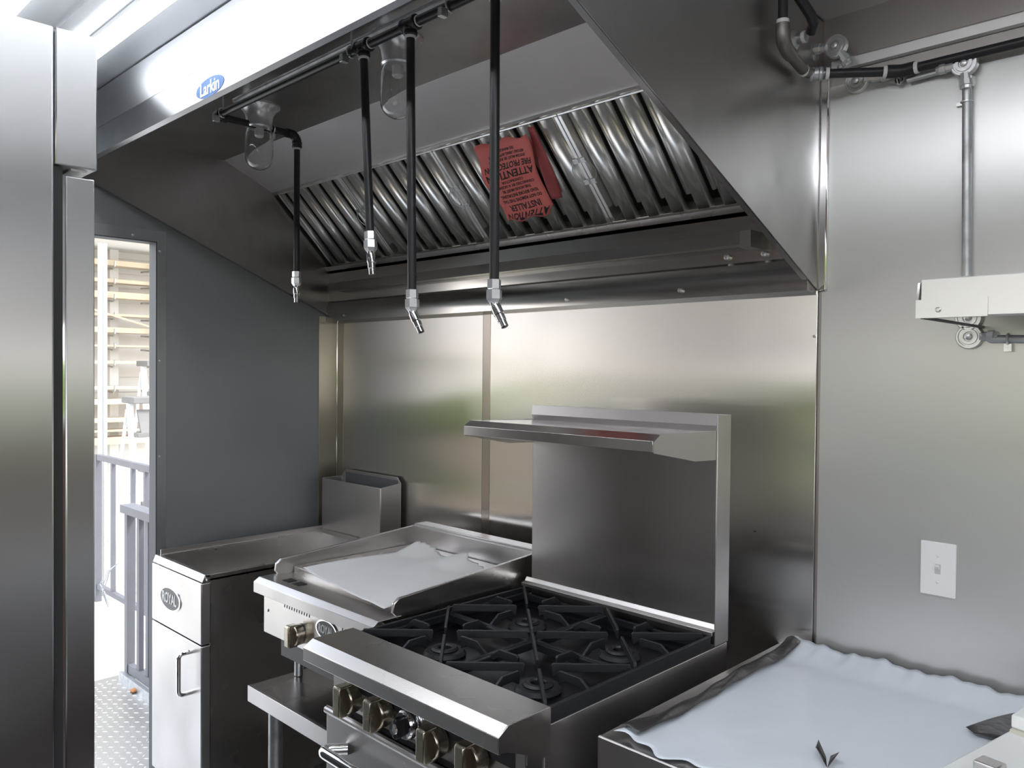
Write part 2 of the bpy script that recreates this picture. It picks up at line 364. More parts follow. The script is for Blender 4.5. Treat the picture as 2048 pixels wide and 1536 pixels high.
# oval badge
def oval(T, rx, ry, z0, z1, n=36):
    m = MB(T); vs = [(rx*math.cos(2*PI*k/n), ry*math.sin(2*PI*k/n), z0) for k in range(n)] + [(rx*math.cos(2*PI*k/n), ry*math.sin(2*PI*k/n), z1) for k in range(n)]
    return m.add(vs, [list(range(n))[::-1], list(range(n, 2*n))]+[(k, (k+1) % n, n+(k+1) % n, n+k) for k in range(n)])
oT = frame((1.071, FY-.0002, 2.284), (1, 0, 0), (0, 0, 1))
b1 = build('sticker', oval(oT, .075, .0235, 0, .0006), M['blue'], hood)
build('lettering', text_mesh('Larkin', .045, lambda p: oT((p[0], p[1]-.001, p[2]+.0012)), .0002, .95), M['white_ink'], b1)

# filters ------------------------------------------------------------
o_f = Vector((0, -.041, 2.033)); vdir = Vector((0, -.267, .272)).normalized(); ndir = Vector((0, -.272, -.267)).normalized()
def FT(p): return o_f+Vector((p[0], 0, 0))+vdir*p[1]+ndir*p[2]
LF = .381
seams = [.022, .456, .988, 1.520, 2.052]
labs = ['narrow baffle grease filter at the far left end of the hood', 'baffle grease filter second from the left behind the hanging pipes',
        'baffle grease filter with the red notice lying on it', 'baffle grease filter nearest the right end of the hood']
slotc = [[.068, .149, .228, .314, .400], [.488, .573, .657, .741, .826, .910], [1.022, 1.104, 1.186, 1.268, 1.350, 1.432], [1.549, 1.628, 1.708, 1.790, 1.870, 1.948]]
for k in range(4):
    a, b = seams[k]+.001, seams[k+1]-.001
    t = thing('baffle_filter', FT(((a+b)/2, 0, 0)), labs[k], 'filter', 'baffle filters in the hood')
    fr = MB(FT)
    fr.box(a, 0, -.045, b, .012, 0).box(a, LF-.012, -.045, b, LF, 0).box(a, .012, -.045, a+.012, LF-.012, .001).box(b-.012, .012, -.045, b, LF-.012, .001)
    build('filter_frame', fr, M['filter'], t, bevel=.0015)
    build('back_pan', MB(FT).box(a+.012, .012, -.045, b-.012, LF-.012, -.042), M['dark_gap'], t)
    ed = [a+.012]+slotc[k]+[b-.012]
    for i in range(len(slotc[k])+1):
        x0 = ed[i] + (.0155 if i else 0); x1 = ed[i+1] - (.0155 if i < len(slotc[k]) else 0)
        if x1-x0 < .006: continue
        y0, y1 = .012, LF-.012
        m = MB(FT); w = x1-x0; rr_ = min(.009, w*.3)
        pf = [(x0, -.016), (x0, -.009), (x0+rr_*.35, -.003), (x0+rr_, 0.002), (x1-rr_, 0.002), (x1-rr_*.35, -.003), (x1, -.009), (x1, -.016)]
        vs = []; n = len(pf)
        for yy in (y0, y1): vs += [(p[0], yy, p[1]) for p in pf]
        m.add(vs, [(q, q+1, n+q+1, n+q) for q in range(n-1)])
        build('baffle', m, M['filter'], t, solid=.0012)
    for c in slotc[k]:
        m = MB(FT); pf = [(c-.0145, -.030), (c-.011, -.026), (c-.005, -.0165), (c+.003, -.0165), (c+.009, -.026), (c+.0125, -.030)]
        n = len(pf); vs = []
        for yy in (.052, LF-.014): vs += [(p[0], yy, p[1]) for p in pf]
        m.add(vs, [(q, q+1, n+q+1, n+q) for q in range(n-1)])
        build('inner_baffle', m, M['filter'], t, solid=.001)
    # wire bail handle next to the seam
    if k in (1, 2, 3):
        xc = seams[k] + .014
        h = MB(FT); pts = [(xc+.004, .155, .004)] + [(xc+.004+.022*math.sin(PI*i/10), .155+.075*i/10, .006) for i in range(1, 10)] + [(xc+.004, .230, .004)]
        h.tube(pts, .0013, 8); h.box(xc-.010, .150, .001, xc+.008, .165, .0045).box(xc-.010, .220, .001, xc+.008, .235, .0045)
        build('handle', h, M['zinc'], t)
    if k in (0, 1, 2):
        xc = seams[k+1]-.014
        h = MB(FT); pts = [(xc-.004, .155, .004)] + [(xc-.004-.022*math.sin(PI*i/10), .155+.075*i/10, .006) for i in range(1, 10)] + [(xc-.004, .230, .004)]
        h.tube(pts, .0013, 8); h.box(xc-.008, .150, .001, xc+.010, .165, .0045).box(xc-.008, .220, .001, xc+.010, .235, .0045)
        build('handle', h, M['zinc'], t)
build('filler_panel', MB(FT).box(2.054, 0, -.01, XE-.004, LF, -.004), M['hood_steel'], hood)

# red notice on filter three
nt_ = thing('warning_notice', FT((1.28, .19, .006)), 'red printed paper notice in plastic sleeve lying across the hood filters', 'notice')
def nz(u, v): return .019+.007*math.sin(u*4+v*3)+.004*math.sin(v*11)
def notice_pt(u, v, dz=0):       # u to the right, v up
    L = Vector((1.165+.03*(v < .12)*(0), 0, 0))
    xl = 1.150+.025*v + .012*math.sin(v*9); xr = 1.345+.055*v+.010*math.sin(v*8+1)-.02*(v < .06)
    return FT((xl+(xr-xl)*u, .085+.265*v+.006*math.sin(u*13)*(1 if v > .97 or v < .03 else 0), nz(u, v)+dz))
build('sheet', MB().grid(14, 18, lambda u, v: notice_pt(u, v)), M['red'], nt_, solid=.0005)
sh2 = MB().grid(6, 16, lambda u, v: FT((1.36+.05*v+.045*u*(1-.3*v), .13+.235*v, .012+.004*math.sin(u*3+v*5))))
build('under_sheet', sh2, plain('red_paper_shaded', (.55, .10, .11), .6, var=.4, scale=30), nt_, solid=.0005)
def printed(txt, vc, size, uc=.55, xs=1.0):
    # text runs right-to-left on the sheet as seen from the room (sheet lies upside down)
    def T(p):
        u = uc - p[0]/.22; v = vc - p[1]/.265
        return notice_pt(u, v, p[2]+.0012)
    return text_mesh(txt, size, T, .0001, 1.0, xs)
for txt, vc, size, xs in (('ATTENTION', .07, .034, 1.0), ('INSTALLER', .185, .030, .95), ('DO NOT REMOVE THIS TAG', .275, .0135, 1), ('READ BEFORE INSTALLING', .335, .0135, 1), ('THIS HOOD MUST BE', .395, .0125, 1),
                          ('CONNECTED BY A LICENSED', .45, .0125, 1), ('CONTRACTOR', .505, .0125, 1), ('ATTENTION', .60, .036, .95), ('FIRE PROTECTION', .71, .027, .85), ('SYSTEM MUST BE INSTALLED', .79, .0115, 1), ('BEFORE USING APPLIANCES', .84, .0115, 1), ('SEE MANUAL', .89, .0115, 1)):
    build('lettering', printed(txt, vc, size, .5, xs), M['black_ink'], nt_)

# vapour-proof hood lights ------------------------------------------------
def hood_light(x, y, lab):
    t = thing('globe_light', (x, y, HC-.2), lab, 'light', 'glass globe lights under the hood')
    build('mounting_base', MB().lathe([(.062, 0), (.062, -.006), (.052, -.014), (.042, -.030), (.038, -.055), (.040, -.066), (.036, -.070), (.030, -.070)], (x, y, HC), (0, 0, 1), 32), M['zinc'], t)
    for a in (.8, 2.4, 4, 5.6): build('screw', MB().lathe([(.004, 0), (.004, -.003), (0, -.004)], (x+.055*math.cos(a), y+.055*math.sin(a), HC-.008), (0, 0, 1), 8, False), M['zinc'], t)
    o = []; 
    prof = [(.034, -.070), (.038, -.076), (.041, -.09), (.042, -.11), (.042, -.150)] + [(.042*math.cos(a*PI/16), -.156-.040*math.sin(a*PI/16)) for a in range(1, 8)] + [(0.0005, -.196)]
    inner = [(max(r-.0022, .0003), z+.0008 if z < -.19 else z) for r, z in prof][::-1]
    build('glass_globe', MB().lathe(prof+inner, (x, y, HC), (0, 0, 1), 36, False), M['glass'], t, smooth=60)
    build('bulb_socket', MB().lathe([(.014, -.068), (.014, -.092), (.010, -.096), (.0, -.096)], (x, y, HC), (0, 0, 1), 16, False), M['plate_white'], t)
hood_light(.70, -.745, 'clear glass globe light under the hood beside the leftmost hanging pipe')
hood_light(1.415, -.765, 'clear glass globe light under the hood between the two middle hanging pipes')

# ---------------------------------------------------------------- fire-suppression piping under the hood
pz = 2.338; pr = .0105
man = thing('supply_pipe', (1.3, -.88, pz), 'black iron manifold pipe running along the underside of the hood', 'pipe')
ex_, ey_, ez_ = Vector((1, 0, 0)), Vector((0, 1, 0)), Vector((0, 0, 1))
build('pipe_run', MB().tube([(.70, -.88, pz), (XE-.004, -.88, pz)], pr, 16), M['blackpipe'], man)
build('conduit', MB().tube([(.74, -.845, 2.382), (XE-.004, -.845, 2.382)], .007, 12), M['galv'], man)
br = MB(); br.tube([(.70, -.88, pz)]+[(.70, -.85, pz)]+[(.70, -.64, pz)]+arc((.70, -.64, pz-.025), ey_, ez_, .025, PI/2, 0, 6)+[(.70, -.615, 2.30)], pr, 16)
build('branch_pipe', br, M['blackpipe'], man)
def fitting(p, d, r=.0155, l=.034):
    d = Vector(d).normalized(); return MB().lathe([(r*.85, -l/2), (r, -l/2+.003), (r, -l/2+.008), (r*.92, -l/2+.010), (r*.92, l/2-.010), (r, l/2-.008), (r, l/2-.003), (r*.85, l/2)], p, d, 18)
build('elbow', MB().tube([(.70, -.88+.03, pz), (.70, -.88, pz), (.73, -.88, pz)], .0145, 14), M['blackpipe'], man)
build('elbow', MB().tube([(.70, -.655, pz)]+arc((.70, -.64, pz-.025), ey_, ez_, .025, PI/2, 0, 6)+[(.70, -.615, 2.298)], .0145, 14), M['blackpipe'], man)
drops = [((1.437, -.88), (1.467, -.88), 1.91, 'third'), ((1.609, -.88), (1.621, -.88), 1.766, ''), ((1.869, -.88), (1.873, -.88), 1.768, '')]
for (x0, y0), _, _, _ in drops:
    build('tee', fitting((x0, y0, pz), (1, 0, 0), .0165, .05), M['blackpipe'], man)
    build('thread_tape', MB().tube([(x0+.027, y0, pz), (x0+.030, y0, pz)], .0125, 14), M['tape'], man)
def clamp(x, y, p):
    m = MB().tube(arc((x, y, pz), ey_, ez_, .0135, -PI*.1, PI*1.6, 12), .0022, 6).box(x-.006, y-.03, pz-.03, x+.006, y-.012, pz-.012)
    build('pipe_clamp', m, M['zinc'], p, bevel=.001)
    build('clamp_stem', MB().tube([(x, y, pz+.013), (x, y, HC)], .003, 8), M['zinc'], p)
clamp(1.39, -.88, man); clamp(.74, -.88, man); clamp(1.74, -.88, man)
build('pipe_clamp', MB().tube(arc((.70, -.70, pz), ex_, ez_, .014, 0, 2*PI, 12), .0025, 6).box(.694, -.706, pz-.03, .706, -.694, pz-.014), M['zinc'], man)
def nozzle_pipe(top, bot, lab, tilt, ztop=pz-.012):
    t = thing('drop_pipe', top[:2]+(bot[2],), lab, 'pipe', 'black drop pipes with chrome nozzles hanging from the hood')
    a = Vector((top[0], top[1], ztop)); b = Vector(bot); d = (b-a).normalized()
    build('pipe', MB().tube([a, b], .0095, 16), M['blackpipe'], t)
    build('thread_tape', MB().tube([a+d*.012, a+d*.018], .0125, 14), M['tape'], t)
    build('socket', fitting(a+d*.002, d, .0155, .022), M['blackpipe'], t)
    nz_ = MB().lathe([(.0105, 0), (.0135, .001), (.0135, .018), (.011, .020), (.0155, .021), (.0155, .038), (.012, .044), (.008, .048)], b-d*.002, d, 6)
    nb = build('hex_coupling', nz_, M['zinc'], t, smooth=20)
    c = b+d*.044; e = Vector(tilt).normalized()
    build('swivel_ball', MB().lathe([(.002, -.008), (.007, -.005), (.009, 0), (.007, .006), (.003, .008)], c, d, 14), M['chrome'], t)
    build('nozzle', MB().lathe([(.004, 0), (.0095, .002), (.0105, .006), (.0105, .022), (.009, .024), (.009, .036), (.0075, .037), (.0075, .050), (.004, .051)], c+e*.003, e, 18), M['chrome'], t)
nozzle_pipe((.70, -.615), (.70, -.615, 1.905), 'leftmost black drop pipe, against the dark left end panel of the hood', (0.02, .0, -1), 2.31)
nozzle_pipe((1.437, -.88), (1.467, -.88, 1.91), 'shortest black drop pipe, slightly tilted, left of the glass globe', (.12, 0, -1))
nozzle_pipe((1.609, -.88), (1.621, -.88, 1.768), 'black drop pipe passing in front of the right glass globe', (.55, .1, -1))
nozzle_pipe((1.869, -.88), (1.873, -.88, 1.772), 'rightmost black drop pipe, crossing the red notice', (.55, .1, -1))

# ---------------------------------------------------------------- agent pipe and cable pulleys right of the hood
ap = thing('agent_pipe', (2.3, -.1, 2.28), 'black iron pipe with elbow turning along the wall right of the hood', 'pipe')
P1 = Vector((2.162, -.285, 2.47)); P2 = Vector((2.162, -.285, 2.318)); P3 = Vector((2.150, -.135, 2.297)); P4 = Vector((2.325, -.034, 2.287)); P5 = Vector((3.3, -.034, 2.287))
def rnd(a, b, c, r=.03, n=6):
    d1 = (a-b).normalized(); d2 = (c-b).normalized(); p = b+d1*r; q = b+d2*r
    return [p*(1-t)**2+b*2*t*(1-t)+q*t*t for t in [i/n for i in range(n+1)]]
build('pipe_riser', MB().tube([P1, P2+(P1-P2).normalized()*.03], .0105, 16), M['blackpipe'], ap)
build('elbow', MB().tube([P2+(P1-P2).normalized()*.045]+rnd(P1, P2, P3, .035)+[P2+(P3-P2).normalized()*.05], .0155, 16), M['fit'], ap)
build('pipe_link', MB().tube([P2+(P3-P2)*.25]+rnd(P2, P3, P4, .03)+[P3+(P4-P3).normalized()*.04], .0125, 16), M['fit'], ap)
build('pipe_link', MB().tube([P3+(P4-P3).normalized()*.03, P4-(P4-P3).normalized()*.02], .0105, 16), M['blackpipe'], ap)
build('elbow', MB().tube([P4-(P4-P3).normalized()*.03, P4, P4+Vector((.03, 0, 0))], .0150, 16), M['blackpipe'], ap)
build('pipe_run', MB().tube([P4, P5], .0105, 16), M['blackpipe'], ap)
d34 = (P4-P3).normalized()
for p, d in ((P1*.35+P2*.65+Vector((0, 0, .07)), ez_), (P2+Vector((0, 0, .05)), ez_), (P3-(P3-P2).normalized()*.02, (P3-P2).normalized()), (P3+d34*.045, d34), (P4-d34*.034, d34), (P4+Vector((.034, 0, 0)), ex_)):
    build('thread_tape', MB().tube([p-d*.004, p+d*.004], .0135, 14), M['tape'], ap)
build('coupling', fitting(P3+d34*.02, d34, .0160, .03), M['galv'], ap)
build('coupling', fitting((P1+Vector((0, 0, -.02))), ez_, .0165, .04), M['galv'], ap)
# second stub through the hood end
st = thing('pipe_stub', (2.15, -.2, 2.36), 'short black elbow entering the hood end behind the agent pipe', 'pipe')
build('pipe', MB().tube([(2.17, -.27, 2.455), (2.185, -.20, 2.405), (2.185, -.18, 2.39), (2.172, -.165, 2.378)], .0115, 14), M['blackpipe'], st)
build('thread_tape', MB().tube([(2.150, -.16, 2.375), (2.158, -.16, 2.375)], .0135, 14), M['tape'], st)
build('escutcheon', MB().lathe([(.024, 0), (.024, .002), (.013, .008), (.012, .03)], (XE, -.16, 2.375), (1, 0, 0), 20), M['galv'], st)

def pulley(x, z, lab, y=-.004, arms=((1, 0, 0), (0, 0, -1)), R=.027):
    t = thing('corner_pulley', (x, y, z), lab, 'pulley', 'round corner pulleys on the right wall')
    m = MB().lathe([(R, 0), (R, .012), (R*.93, .015), (R*.80, .015), (R*.76, .012), (R*.66, .012), (R*.62, .016), (R*.40, .016), (R*.36, .012), (R*.28, .012), (R*.24, .018), (R*.08, .020), (0, .020)], (x, y, z), (0, -1, 0), 32, False)
    build('pulley_cover', m, M['zinc'], t)
    for a in arms:
        a = Vector(a).normalized()
        build('outlet', MB().lathe([(.010, 0), (.010, .014), (.013, .015), (.013, .027), (.010, .028), (.009, .034)], Vector((x, y-.010, z))+a*(R-.006), a, 8), M['zinc'], t)
    return t
pulley(2.185, 2.375, 'round corner pulley nearest the hood end, above the black pipe', -.05, ((-1, .0, 0.1), (.6, .1, -.9)))
pulley(2.218, 2.296, 'round corner pulley just under the black agent pipe near the hood', -.004, ((1, 0, 0),))
pulley(2.454, 2.272, 'round corner pulley at the top of the vertical steel conduit', -.02, ((-1, 0, 0), (.1, 0, -1)))
pulley(2.468, 1.722, 'upper of the two round pulleys under the wall shelf', -.004, ((0, 0, 1),))
pulley(2.470, 1.681, 'lower of the two round pulleys under the wall shelf', -.004, ((1, 0, 0),))
build_c = thing('cable_conduit', (2.46, -.015, 1.75), 'vertical thin steel conduit on the wall above the shelf', 'conduit')
build('tube', MB().tube([(2.457, -.018, 2.24), (2.464, -.016, 1.75)], .0095, 16), M['galv'], build_c)
build('connector', MB().lathe([(.014, 0), (.016, .004), (.016, .022), (.012, .026)], (2.457, -.018, 2.222), (0, 0, 1), 8), M['zinc'], build_c)
build('strap', MB().box(2.435, -.012, 2.188, 2.449, -.002, 2.196).tube(arc((2.457, -.018, 2.192), ex_, ey_, .011, 0, 2*PI, 12), .002, 6), M['zinc'], build_c)
c2 = thing('cable_conduit', (2.7, -.015, 1.672), 'horizontal thin steel conduit leaving the lower pulley under the shelf', 'conduit')
build('tube', MB().tube([(2.51, -.016, 1.675), (3.3, -.016, 1.660)], .0085, 16), M['galv'], c2)
build('strap', MB().tube(arc((2.545, -.018, 1.674), ey_, ez_, .0105, 0, 2*PI, 12), .003, 6).box(2.538, -.022, 1.648, 2.552, -.018, 1.664), M['zinc'], c2)
c3 = thing('cable_conduit', (2.4, -.02, 2.262), 'thin steel conduit tucked beneath the black pipe on the wall', 'conduit')
build('tube', MB().tube([(2.335, -.02, 2.268), (2.43, -.02, 2.272)], .007, 12), M['galv'], c3)
c4 = thing('conduit_fitting', (2.30, -.02, 2.285), 'small zinc elbow connector with wing nut beside the lower pulley', 'fitting')
build('connector', MB().lathe([(.008, 0), (.008, .02), (.011, .022), (.011, .034), (.008, .036), (.008, .05)], (2.255, -.016, 2.292), (1, 0, -.08), 8), M['zinc'], c4)
build('wing', MB().tube(arc((2.318, -.022, 2.272), ex_, ez_, .008, 0, 2*PI, 12), .003, 6).tube([(2.310, -.02, 2.29), (2.318, -.022, 2.262)], .004, 8), M['chrome'], c4)
c5 = thing('conduit_fitting', (2.215, -.05, 2.335), 'zinc strap fitting hanging between the topmost pulley and the pipe', 'fitting')
build('connector', MB().tube([(2.196, -.052, 2.355), (2.212, -.050, 2.325)], .009, 10), M['zinc'], c5)
build('loop', MB().tube(arc((2.196, -.055, 2.325), ex_, ez_, .006, 0, 2*PI, 12), .0025, 6), M['chrome'], c5)
c6 = thing('cable_conduit', (2.15, -.05, 2.38), 'stub of steel conduit between hood end and the topmost pulley', 'conduit')
build('tube', MB().tube([(XE, -.05, 2.379), (2.17, -.05, 2.378)], .006, 12), M['zinc'], c6)
build('washer', MB().lathe([(.022, 0), (.022, .002), (.009, .006), (.009, .012)], (XE, -.05, 2.379), (1, 0, 0), 24), M['galv'], c6)

# ---------------------------------------------------------------- wall shelf and switch
ws_ = thing('wall_shelf', (2.9, -.2, 1.70), 'bright metal wall shelf with folded front edge above the light switch', 'shelf')
build('shelf_panel', MB().box(2.49, -.39, 1.764, 3.6, -.002, 1.769), M['shelf_white'], ws_)
build('front_edge', MB().strip([(-.392, 1.772), (-.402, 1.770), (-.402, 1.702), (-.385, 1.700)], 'x', 2.492, 3.6, .002), M['shelf_white'], ws_, bevel=.0008)
build('end_bracket', MB().prism([(-.402, 1.701), (-.402, 1.735), (-.395, 1.765), (-.002, 1.765), (-.002, 1.755), (-.37, 1.71)], 'x', 2.484, 2.488), M['appliance_light'], ws_)
build('front_corner', MB().box(2.484, -.405, 1.700, 2.60, -.4025, 1.733), M['shelf_white'], ws_)
build('support_strip', MB().box(2.49, -.398, 1.699, 2.496, -.002, 1.704), M['rail_grey'], ws_)
build('underside', MB().box(2.52, -.36, 1.755, 3.6, -.02, 1.763), M['hood_steel'], ws_)
build('screw', screw((2.522, -.4052, 1.714), (0, -1, 0), .005, .003), M['zinc'], ws_)
sw = thing('light_switch', (2.414, -.004, 1.10), 'white toggle light switch plate on the pale wall', 'switch')
sT = MB(); x0, x1, z0, z1 = 2.377, 2.451, 1.100, 1.221
build('plate', MB().box(x0, -.009, z0, x1, -.003, z1), M['plate_white'], sw, bevel=.0025, seg=3)
build('toggle_slot', MB().box(2.408, -.0098, 1.150, 2.420, -.009, 1.172), plain('switch_shade', (.55, .55, .54), .5), sw)
build('toggle', MB().prism([(-.009, 1.158), (-.020, 1.168), (-.021, 1.173), (-.009, 1.170)], 'x', 2.4095, 2.4185), M['plate_white'], sw, bevel=.0008)
for z in (1.190, 1.131): build('screw', screw((2.414, -.009, z), (0, -1, 0), .003, .0015), M['plate_white'], sw)

# ================================================================= FRIDGE
FX = 1.70
fz = thing('refrigerator', (1.35, -1.95, 0), 'tall stainless steel reach-in refrigerator at the left edge of the picture', 'refrigerator')
build('cabinet', MB().box(.98, -2.37, .13, FX, -1.596, 2.086), M['fridge'], fz, bevel=.003)
build('header', MB().box(.98, -1.5945, 1.890, FX+.001, -1.538, 2.086), M['fridge'], fz, bevel=.002)
build('header_lens', MB().box(FX-.05, -1.570, 1.887, FX-.012, -1.548, 1.8899), M['white'], fz)
build('door', MB().box(1.0, -1.580, .19, FX-.004, -1.540, 1.877), M['fridge'], fz, bevel=.002)
build('door_edge', MB().box(FX-.012, -1.5835, .19, FX-.005, -1.5805, 1.877), M['chrome'], fz)
build('gasket', MB().box(1.0, -1.5955, .19, FX-.004, -1.5836, 1.888), M['rubber'], fz)
for x in (1.06, 1.62):
    for y in (-2.3, -1.66): build('leg', MB().lathe([(.02, .0), (.02, .02), (.028, .03), (.028, .13)], (x, y, 0), (0, 0, 1), 14), M['galv'], fz)

# ================================================================= FRYER
fy = thing('deep_fryer', (.28, -.45, 0), 'tall stainless steel floor fryer in the corner by the doorway', 'fryer')
X0, X1, YF = .075, .472, -.82
build('side_panel', MB().box(X1-.004, -.79, .16, X1, -.10, .912), M['appliance'], fy)
build('side_panel', MB().box(X0, -.79, .16, X0+.004, -.10, .912), M['appliance'], fy)
build('back_panel', MB().box(X0, -.104, .16, X1, -.10, .912), M['appliance'], fy)
build('upper_front_panel', MB().box(X0, YF, .700, X1, -.785, .900), M['appliance_light'], fy, bevel=.003)
fd = build('cabinet_door', MB().box(X0, YF, .17, X1, -.785, .695), M['appliance_light'], fy, bevel=.003)
hp = [Vector((.405, YF, .665)), Vector((.405, YF-.045, .665)), Vector((.405, YF-.045, .53)), Vector((.405, YF, .53))]
build('handle', MB().tube([hp[0]]+rnd(hp[0], hp[1], hp[2], .018)+rnd(hp[1], hp[2], hp[3], .018)+[hp[3]], .0075, 12), M['chrome'], fd)
# tank with raised rim and recessed well
rim = MB()
rim.strip([(YF+.005, .903), (YF+.014, .925), (YF+.028, .925)], 'x', X0, X1, .002)
rim.box(X0, -.80, .905, X0+.012, -.10, .925).box(X1-.012, -.80, .905, X1, -.10, .925).box(X0, YF+.02, .918, X1, YF+.03, .925)
build('tank_rim', rim, M['appliance'], fy, bevel=.001)
tk = MB()
a0, a1, b0, b1 = X0+.013, X1-.013, YF+.032, -.125
tk.prism([(b0, .920), (b1, .920), (b1-.0, .915), (b1-.06, .80), (b0+.10, .80), (b0, .905)], 'x', a0-.001, a0+.001)
tk.prism([(b0, .920), (b1, .920), (b1-.0, .915), (b1-.06, .80), (b0+.10, .80), (b0, .905)], 'x', a1-.001, a1+.001)
tk.strip([(b0, .918), (b0, .900), (b0+.10, .80), (b1-.06, .80), (b1, .912), (b1, .930)], 'x', a0, a1, .002)
build('tank', tk, M['appliance'], fy)
build('left_splash', MB().box(X0, -.79, .925, X0+.004, -.10, .942), M['appliance_light'], fy)
flu = MB()
flu.box(X0, -.122, .925, X1+.008, -.118, 1.140).box(X0, -.118, .925, X0+.004, -.022, 1.142)
flu.prism([(-.118, .925), (-.118, 1.140), (-.03, 1.150), (-.022, 1.150), (-.022, .925)], 'x', X1+.004, X1+.008)
fb = flu.prism([(X0+.0, .925), (X1+.008, .925), (X1+.008, 1.150), (X1-.015, 1.172), (X0+.03, 1.172), (X0, 1.150)], 'y', -.024, -.020)
build('flue_riser', flu, M['appliance_light'], fy, bevel=.0012)
build('flue_liner', MB().box(X0+.01, -.112, 1.02, X1-.005, -.030, 1.025).box(X0+.03, -.0245, 1.03, X1-.01, -.026, 1.160), M['rail_grey'], fy)
for x in (X0+.03, X1-.03):
    for y in (-.76, -.14): build('leg', MB().lathe([(.018, 0), (.018, .02), (.026, .03), (.026, .16)], (x, y, 0), (0, 0, 1), 14), M['chrome'], fy)
def royal(T, rx, ry, parent):
    b = build('badge', oval(T, rx, ry, 0, .003), M['chrome'], parent)
    build('badge_field', oval(T, rx*.88, ry*.86, .003, .0036), M['badge'], b)
    build('lettering', text_mesh('ROYAL', ry*1.05, lambda p: T((p[0]*rx/ry*.43, p[1]*1.15, p[2]+.0042)), .0006, .95), M['white_ink'], b)
royal(frame((.235, YF-.0005, .803), (1, 0, 0), (0, 0, 1)), .085, .042, fy)

# ================================================================= GRIDDLE on stand
gx0, gx1 = .745, 1.345
g = thing('griddle', (1.045, -.47, .66), 'stainless steel countertop griddle with white paper on its plate', 'griddle')
build('body', MB().box(gx0+.002, -.740, .80, gx1-.002, -.165, .955), M['appliance'], g)
build('control_panel', MB().box(gx0, -.748, .795, gx1, -.741, .948), M['appliance'], g, bevel=.001)
build('front_ledge', MB().strip([(-.690, .962), (-.762, .962), (-.778, .952), (-.778, .925), (-.765, .924)][::-1], 'x', gx0-.003, gx1+.003, .003), M['appliance_light'], g, bevel=.001)
build('trough', MB().box(gx0+.012, -.690, .950, gx1-.012, -.640, .962), M['appliance'], g)
build('drain_hole', MB().box(.83, -.735, .965, .865, -.705, .9665).box(.885, -.735, .965, .92, -.705, .9665), M['dark_gap'], g)
build('cooking_plate', MB().box(gx0+.014, -.655, .955, gx1-.012, -.185, .982), M['appliance'], g, bevel=.003)
def splash(x0, x1): return MB().prism([(-.700, .957), (-.715, .975), (-.712, .998), (-.695, 1.010), (-.165, 1.046), (-.165, .95)], 'x', x0, x1)
build('splash_guard', splash(gx0, gx0+.010), M['appliance_light'], g, bevel=.002)
build('splash_guard', splash(gx1-.010, gx1), M['appliance'], g, bevel=.002)
build('splash_guard', MB().box(gx0, -.180, .95, gx1, -.168, 1.046), M['appliance_light'], g, bevel=.002)
build('flue_cap', MB().box(gx0, -.166, .90, gx1, -.115, 1.040).box(gx0, -.166, 1.038, gx1, -.11, 1.050), M['appliance'], g, bevel=.002)
for xs in ([.865+.0135*i for i in range(11)], [1.165+.0135*i for i in range(10)]):
    for x in xs: build('vent_slot', MB().prism([(x, .895), (x+.0035, .895), (x+.0065, .915), (x+.003, .915)], 'y', -.7486, -.7478), M['dark_gap'], g)
royal(frame((1.092, -.7485, .880), (1, 0, 0), (0, 0, 1)), .052, .028, g)
def knob(parent, x, y, z, R=.030, L=.036, ang=0.0, name='knob'):
    k = build(name, MB().lathe([(R*.6, 0), (R*.98, .001), (R, .004), (R, L*.55), (R*.96, L*.60), (R*.93, L*.62)], (x, y, z), (0, -1, 0), 32), M['knob'], parent)
    ca, sa = math.cos(ang), math.sin(ang)
    T = lambda p: Vector((x+p[0]*ca-p[2]*sa, y+p[1], z+p[0]*sa+p[2]*ca))
    m = MB(T); hw = R*.40
    prof = [(-R*1.05, -L*.3), (-R*1.05, -L*.92), (-R*.9, -L), (R*.9, -L), (R*1.05, -L*.92), (R*1.05, -L*.3)]
    vs = [(-hw, py, pzz) for pzz, py in prof]+[(hw, py, pzz) for pzz, py in prof]; n = len(prof)
    m.add(vs, [list(range(n)), list(range(n, 2*n))[::-1]]+[(i, (i+1) % n, n+(i+1) % n, n+i) for i in range(n)])
    build('grip', m, M['knob'], k, bevel=.003, seg=3)
    for i in range(5):
        build('mark', MB().box(x-R*.62, y-L*.62-.0005, z-.018+i*.0085, x-R*.52, y-L*.62, z-.014+i*.0085), M['black_ink'], k)
    return k
knob(g, .955, -.748, .838, .030, .046, .0)
build('screw', screw((.770, -.748, .865), (0, -1, 0)), M['zinc'], g)
for x in (.80, 1.29):
    for y in (-.66, -.22): build('leg', MB().lathe([(.012, 0), (.014, .002), (.014, .06), (.019, .062), (.017, .15)], (x, y, .652), (0, 0, 1), 18), M['zinc'], g)
build('drip_tray', MB().box(gx0+.08, -.735, .74, gx1-.08, -.2, .798), M['enamel'], g)

sd_ = thing('equipment_stand', (1.06, -.47, 0), 'stainless steel equipment stand carrying the griddle', 'stand')
build('stand_top', MB().box(.765, -.805, .645, 1.352, -.12, .651), M['appliance'], sd_)
build('front_edge', MB().strip([(-.800, .651), (-.809, .651), (-.809, .607), (-.795, .604)][::-1], 'x', .765, 1.352, .002), M['appliance_light'], sd_, bevel=.001)
for x in (.83, 1.30):
    for y in (-.755, -.17): build('leg', MB().lathe([(.019, .01), (.021, .03), (.021, .645)], (x, y, 0), (0, 0, 1), 20), M['galv'], sd_)
build('undershelf', MB().box(.79, -.77, .22, 1.33, -.14, .226), M['appliance'], sd_)

